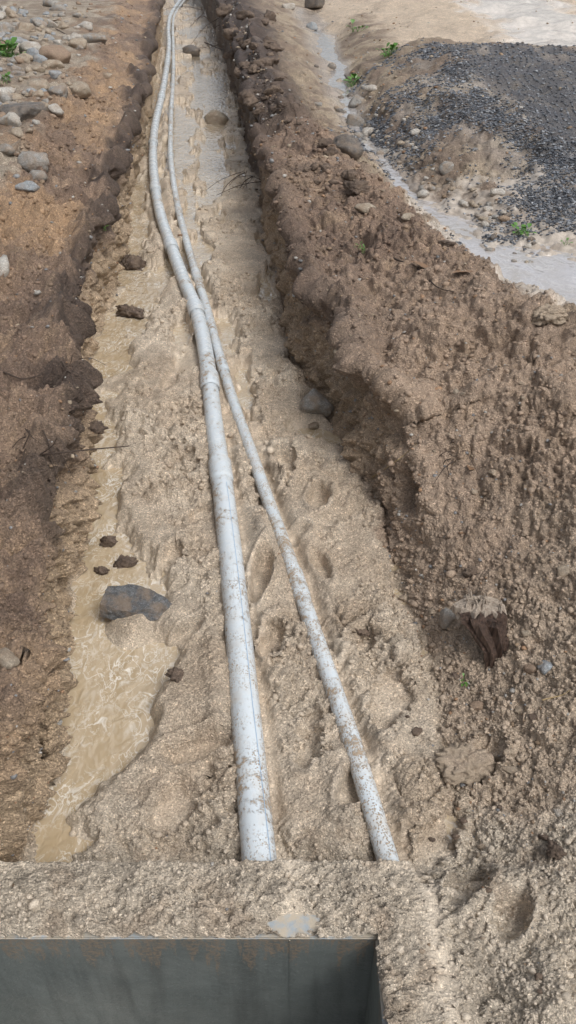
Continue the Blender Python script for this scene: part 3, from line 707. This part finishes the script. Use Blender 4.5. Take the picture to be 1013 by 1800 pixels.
tag(scatter('pebbles',ids,sz,pc*rng.uniform(.7,1.15,(len(ids),1)),M['chip'],.75,.35),'fine pebbles sprinkled over the dug banks','pebbles',kind='stuff')
ids=pick(np.clip(grav,0,1)**1.1*fr*(Yf<17),28000); sz=rng.uniform(.006,.018,len(ids))*np.clip(Tz[ids]/9,.8,1.4)
gc=np.array([(.06,.066,.078),(.10,.11,.127),(.17,.185,.21),(.30,.315,.335),(.18,.148,.12)])[rng.choice(5,len(ids),p=[.26,.32,.22,.14,.06])]
tag(scatter('gravel',ids,sz,gc*rng.uniform(.7,1.2,(len(ids),1)),M['gravel'],.7,.3,smooth=False),'dark grey crushed gravel spread in a heap right of the stream','gravel',kind='stuff')
# ------------------------------------------------------------ twigs, roots, wood, weeds, leaves
def tubes(name,paths,mat,parent=None,ns=7):
    Vs=[];Fs=[];k=0
    for pts,r in paths:
        pts=np.array([tuple(q) for q in pts]); 
        pth=spline(pts,max(.008,np.linalg.norm(pts[-1]-pts[0])/30))
        rad=np.linspace(r,r*.4,len(pth)); Vv,F4,_,_=tube_np(pth+1e-5,rad,ns)
        Vs.append(Vv);Fs+= [[a+k for a in q] for q in F4];k+=len(Vv)
    return mesh_np(name,np.vstack(Vs),Fs,mat,parent)
a0,_,t0=hit(30,806); t0=min(t0,hit(110,797)[2]-.02)
tag(tubes('twig',[([at_depth(30,806,t0),at_depth(95,797,t0*.985),at_depth(160,790,t0*.99),at_depth(228,784,t0)],.005),([at_depth(70,800,t0*.985),at_depth(92,784,t0*.97),at_depth(100,770,t0*.96)],.003)],M['root']),'long thin brown twig sticking out of the left wall over the water','twig')
def surf(pts,off=.008): 
    r=[]
    for u,v in pts:
        l,n,t=hit(u,v); r.append(l+n*off)
    return r
for lab,pts,r,m in [
 ('pale dry stalk lying on the right slope below the root hole',[(655,838),(690,815),(715,798),(733,782)],.0035,'straw'),
 ('short yellow straw at the right photo edge on the slope',[(955,1232),(985,1222),(1008,1212)],.003,'straw'),
 ('thin dark twig on the crest of the right bank beside the dead leaf',[(690,455),(735,475),(770,505),(800,515)],.007,'root'),
 ('dark twig lying on the left bank near the rubble',[(60,40),(90,48),(118,62)],.012,'root'),
 ('forked dark twig on the floor beside the far dark bank',[(360,75),(395,88),(425,80)],.012,'root'),
 ('thin twig on the left bank above the dark lip',[(5,655),(40,668),(75,660)],.005,'root')]:
    tag(tubes('twig',[(surf(pts),r)],M[m]),lab,'twig')
def rootball(label,u,v,spread,n,rad,seed,down=1.):
    r=random.Random(seed); l,nn,t=hit(u,v); sc=t/F; ps=[]
    for i in range(n):
        a=l+Vector((r.uniform(-1,1)*spread*sc*.5,r.uniform(-.3,.3)*spread*sc,r.uniform(-.3,.5)*spread*sc))
        o=[a]; d=Vector((nn.x*.7+r.uniform(-.7,.7),nn.y*.5+r.uniform(-.7,.7),r.uniform(-.6,.3)))
        for k in range(3):
            o.append(o[-1]+d*spread*sc*r.uniform(.22,.4)); d=d+Vector((r.uniform(-.5,.5),r.uniform(-.5,.5),-.35*down+r.uniform(-.3,.3)))
        ps.append((o,rad*r.uniform(.6,1.2)))
    tag(tubes('root_tangle',ps,M['root'],ns=5),label,'roots')
rootball('tangle of dark roots hanging from the right wall, midway along',458,335,70,16,.005,3)
rootball('dark roots poking from the hole in the right slope',806,806,40,9,.003,4)
rootball('dark root tangle on the upper right bank beside the far pipes',385,60,70,14,.008,5)
rootball('roots hanging at the dark lip of the left wall',120,650,50,12,.003,6)
rootball('fine roots at the left wall beside the long twig',60,770,60,12,.003,8)
rootball('dark roots on the top of the right bank',490,215,60,10,.006,9)
# wood chunk
l,n,t=hit(842,1128); sc=t/F
w=empty('wood_chunk',(l.x,l.y-.02,l.z+.045)); w.scale=(1.05,1.05,1.2); tag(w,'rotten dark chunk of wood with a torn pale top standing in the right slope','wood')
def chunk(name,segs,mat,ns=26,seed=1):
    r=np.random.default_rng(seed); a=np.linspace(0,2*np.pi,ns,endpoint=False); base=1+r.uniform(-.28,.22,ns)
    Vv=[];F4=[]
    for i,(cx,cy,cz,rx,ry) in enumerate(segs):
        b=base*(1+r.uniform(-.12,.12,ns))
        for j in range(ns): Vv.append((cx+math.cos(a[j])*rx*b[j],cy+math.sin(a[j])*ry*b[j],cz+(r.uniform(-.01,.01))))
    for i in range(len(segs)-1):
        for j in range(ns):
            k=(j+1)%ns; F4.append([i*ns+j,i*ns+k,(i+1)*ns+k,(i+1)*ns+j])
    return mesh_np(name,Vv,F4,mat,w,smooth=False)
u_=sc*40
chunk('bark',[(u_*.5,-.08,-.10,u_*.3,u_*.35),(u_*.45,-.055,-.01,u_*.45,u_*.42),(u_*.32,-.035,.025,u_*.58,u_*.48),(u_*.15,-.01,.055,u_*.74,u_*.55),(-.004,.015,.085,u_*.88,u_*.62),(-.006,.03,.10,u_*.95,u_*.68),(-.006,.03,.104,u_*.6,u_*.4),(-.006,.03,.098,.0005,.0005)],M['wood'],seed=3)
chunk('torn_top',[(-.012,.044,.078,u_*.90,u_*.66),(-.014,.05,.112,u_*.84,u_*.60),(-.014,.054,.124,u_*.5,u_*.3),(-.014,.054,.118,.0005,.0005)],M['woodtop'],seed=5)
for i in range(12):
    x=-.012+random.uniform(-.75,.75)*u_; y=.054+random.uniform(-.45,.45)*u_
    tubes('splinter',[([(x,y-.01,.09),(x+random.uniform(-.006,.006),y+.005,.122),(x+random.uniform(-.01,.01),y+.015,.134+random.random()*.03)],.007)],M['woodtop'],w,ns=4)
for i in range(7):
    x=random.uniform(-.8,.85)*u_
    tubes('splinter',[([(x*.9,.0,.085+random.random()*.015),(x*.8+.008,-.018,.055),(x*.55+.02,-.045,.0)],.006)],M['wood'],w,ns=4)
def weed(label,u,v,size_px,n,seed,wide=.28):
    r=random.Random(seed); l,nn,t=hit(u,v); s=size_px*t/F
    root=empty('weed',tuple(l)); tag(root,label,'weed'); Vs=[];Fs=[];st=[]
    for i in range(n):
        a=r.uniform(0,6.28); e=r.uniform(.35,1.2); L=s*r.uniform(.3,.65); 
        b=Vector((r.uniform(-.25,.25)*s,r.uniform(-.25,.25)*s,0)); d=Vector((math.cos(a)*math.cos(e),math.sin(a)*math.cos(e),math.sin(e)))
        tip0=b+d*L*.5; st.append(([b-Vector((0,0,.01)),b+d*L*.25+Vector((0,0,.005)),tip0],s*.012+.0006))
        side=d.cross(Vector((0,0,1))).normalized()*L*wide*.8
        q=[tip0,tip0+d*L*.22+side*.8,tip0+d*L*.22+Vector((0,0,-L*.04)),tip0+d*L*.22-side*.8,tip0+d*L*.42+side*.7-Vector((0,0,L*.08)),tip0+d*L*.42-Vector((0,0,L*.12)),tip0+d*L*.42-side*.7-Vector((0,0,L*.08)),tip0+d*L*.62-Vector((0,0,L*.26))]
        k=len(Vs); Vs+=[tuple(x) for x in q]
        Fs+=[[k,k+1,k+2],[k,k+2,k+3],[k+1,k+4,k+5],[k+1,k+5,k+2],[k+2,k+5,k+6],[k+2,k+6,k+3],[k+4,k+7,k+5],[k+5,k+7,k+6]]
    mesh_np('leaves',Vs,Fs,M['leaf'],root); tubes('stems',st,M['leaf'],root,ns=5)
weed('bushy green weed at the left photo edge above the rubble',14,100,60,40,1)
weed('green weed at the very left just below the bushy one',8,145,34,12,2)
weed('green weed on the berm at the tip of the gravel heap',682,98,40,26,3)
weed('yellow green weed on the berm above the stream stones',620,150,40,24,4)
weed('small green weed on the muddy wash below the gravel',918,412,38,22,5)
weed('tiny green sprig on the right slope below the wood chunk',817,1198,30,8,6,.18)
weed('tiny green sprig at the right photo edge beside the wash',996,428,20,7,7)
weed('pale green sprig on the crest of the right bank',636,440,34,8,8,.15)
weed('tiny green sprig on the orange slope of the left wall',184,402,18,6,9)
weed('small green weed at the top of the berm beside the road',628,55,34,14,10)
def leaf(label,u,v,L,rz,seed):
    r=random.Random(seed); l,nn,t=hit(u,v); s=L*t/F
    Vs=[];Fs=[]
    prof=[0,.16,.26,.28,.2,.0]
    for i,wd in enumerate(prof):
        x=(i/5-.5)*s; z=.012+.02*s*math.sin(i*1.3)
        Vs+=[(x,wd*s,z+.15*wd*s),(x,0,z),(x,-wd*s,z+.2*wd*s)]
    for i in range(5):
        k=i*3; Fs+=[[k,k+1,k+4,k+3],[k+1,k+2,k+5,k+4]]
    o=mesh_np('dead_leaf',Vs,Fs,M['brownleaf']); o.location=l; o.rotation_euler=(r.uniform(-.3,.3),r.uniform(-.3,.3),rz); tag(o,label,'leaf')
leaf('large curled brown leaf on the crest of the right bank',742,472,52,-.6,1)
leaf('brown dead leaf hanging at the root hole in the right slope',826,826,30,1.2,2)
leaf('brown leaf on the wash just past the bank crest',815,482,44,.3,3)
leaf('brown leaf among the twigs in the left bank rubble',92,40,30,.5,4)
# ------------------------------------------------------------ light
W=bpy.data.worlds.new('World'); S.world=W; W.use_nodes=True; nt=W.node_tree
bg=nt.nodes['Background']; sky=nt.nodes.new('ShaderNodeTexSky'); sky.sky_type='NISHITA'; sky.sun_disc=False
EL,AZ_=math.radians(56),math.radians(135)
sky.sun_elevation=EL; sky.sun_rotation=AZ_; sky.air_density=1; sky.dust_density=5; sky.ozone_density=1
hs=nt.nodes.new('ShaderNodeHueSaturation'); hs.inputs['Saturation'].default_value=.35
nt.links.new(sky.outputs[0],hs.inputs['Color']); nt.links.new(hs.outputs[0],bg.inputs[0]); bg.inputs[1].default_value=.15
sd=bpy.data.lights.new('sun','SUN'); sd.energy=1.5; sd.angle=math.radians(24); sd.color=(1,.985,.96)
so=bpy.data.objects.new('sun',sd); COL.objects.link(so)
sv=Vector((math.sin(AZ_)*math.cos(EL),math.cos(AZ_)*math.cos(EL),math.sin(EL)))
so.rotation_euler=sv.to_track_quat('Z','Y').to_euler()
S.view_settings.view_transform='Standard'; S.view_settings.look='None'; S.view_settings.exposure=0
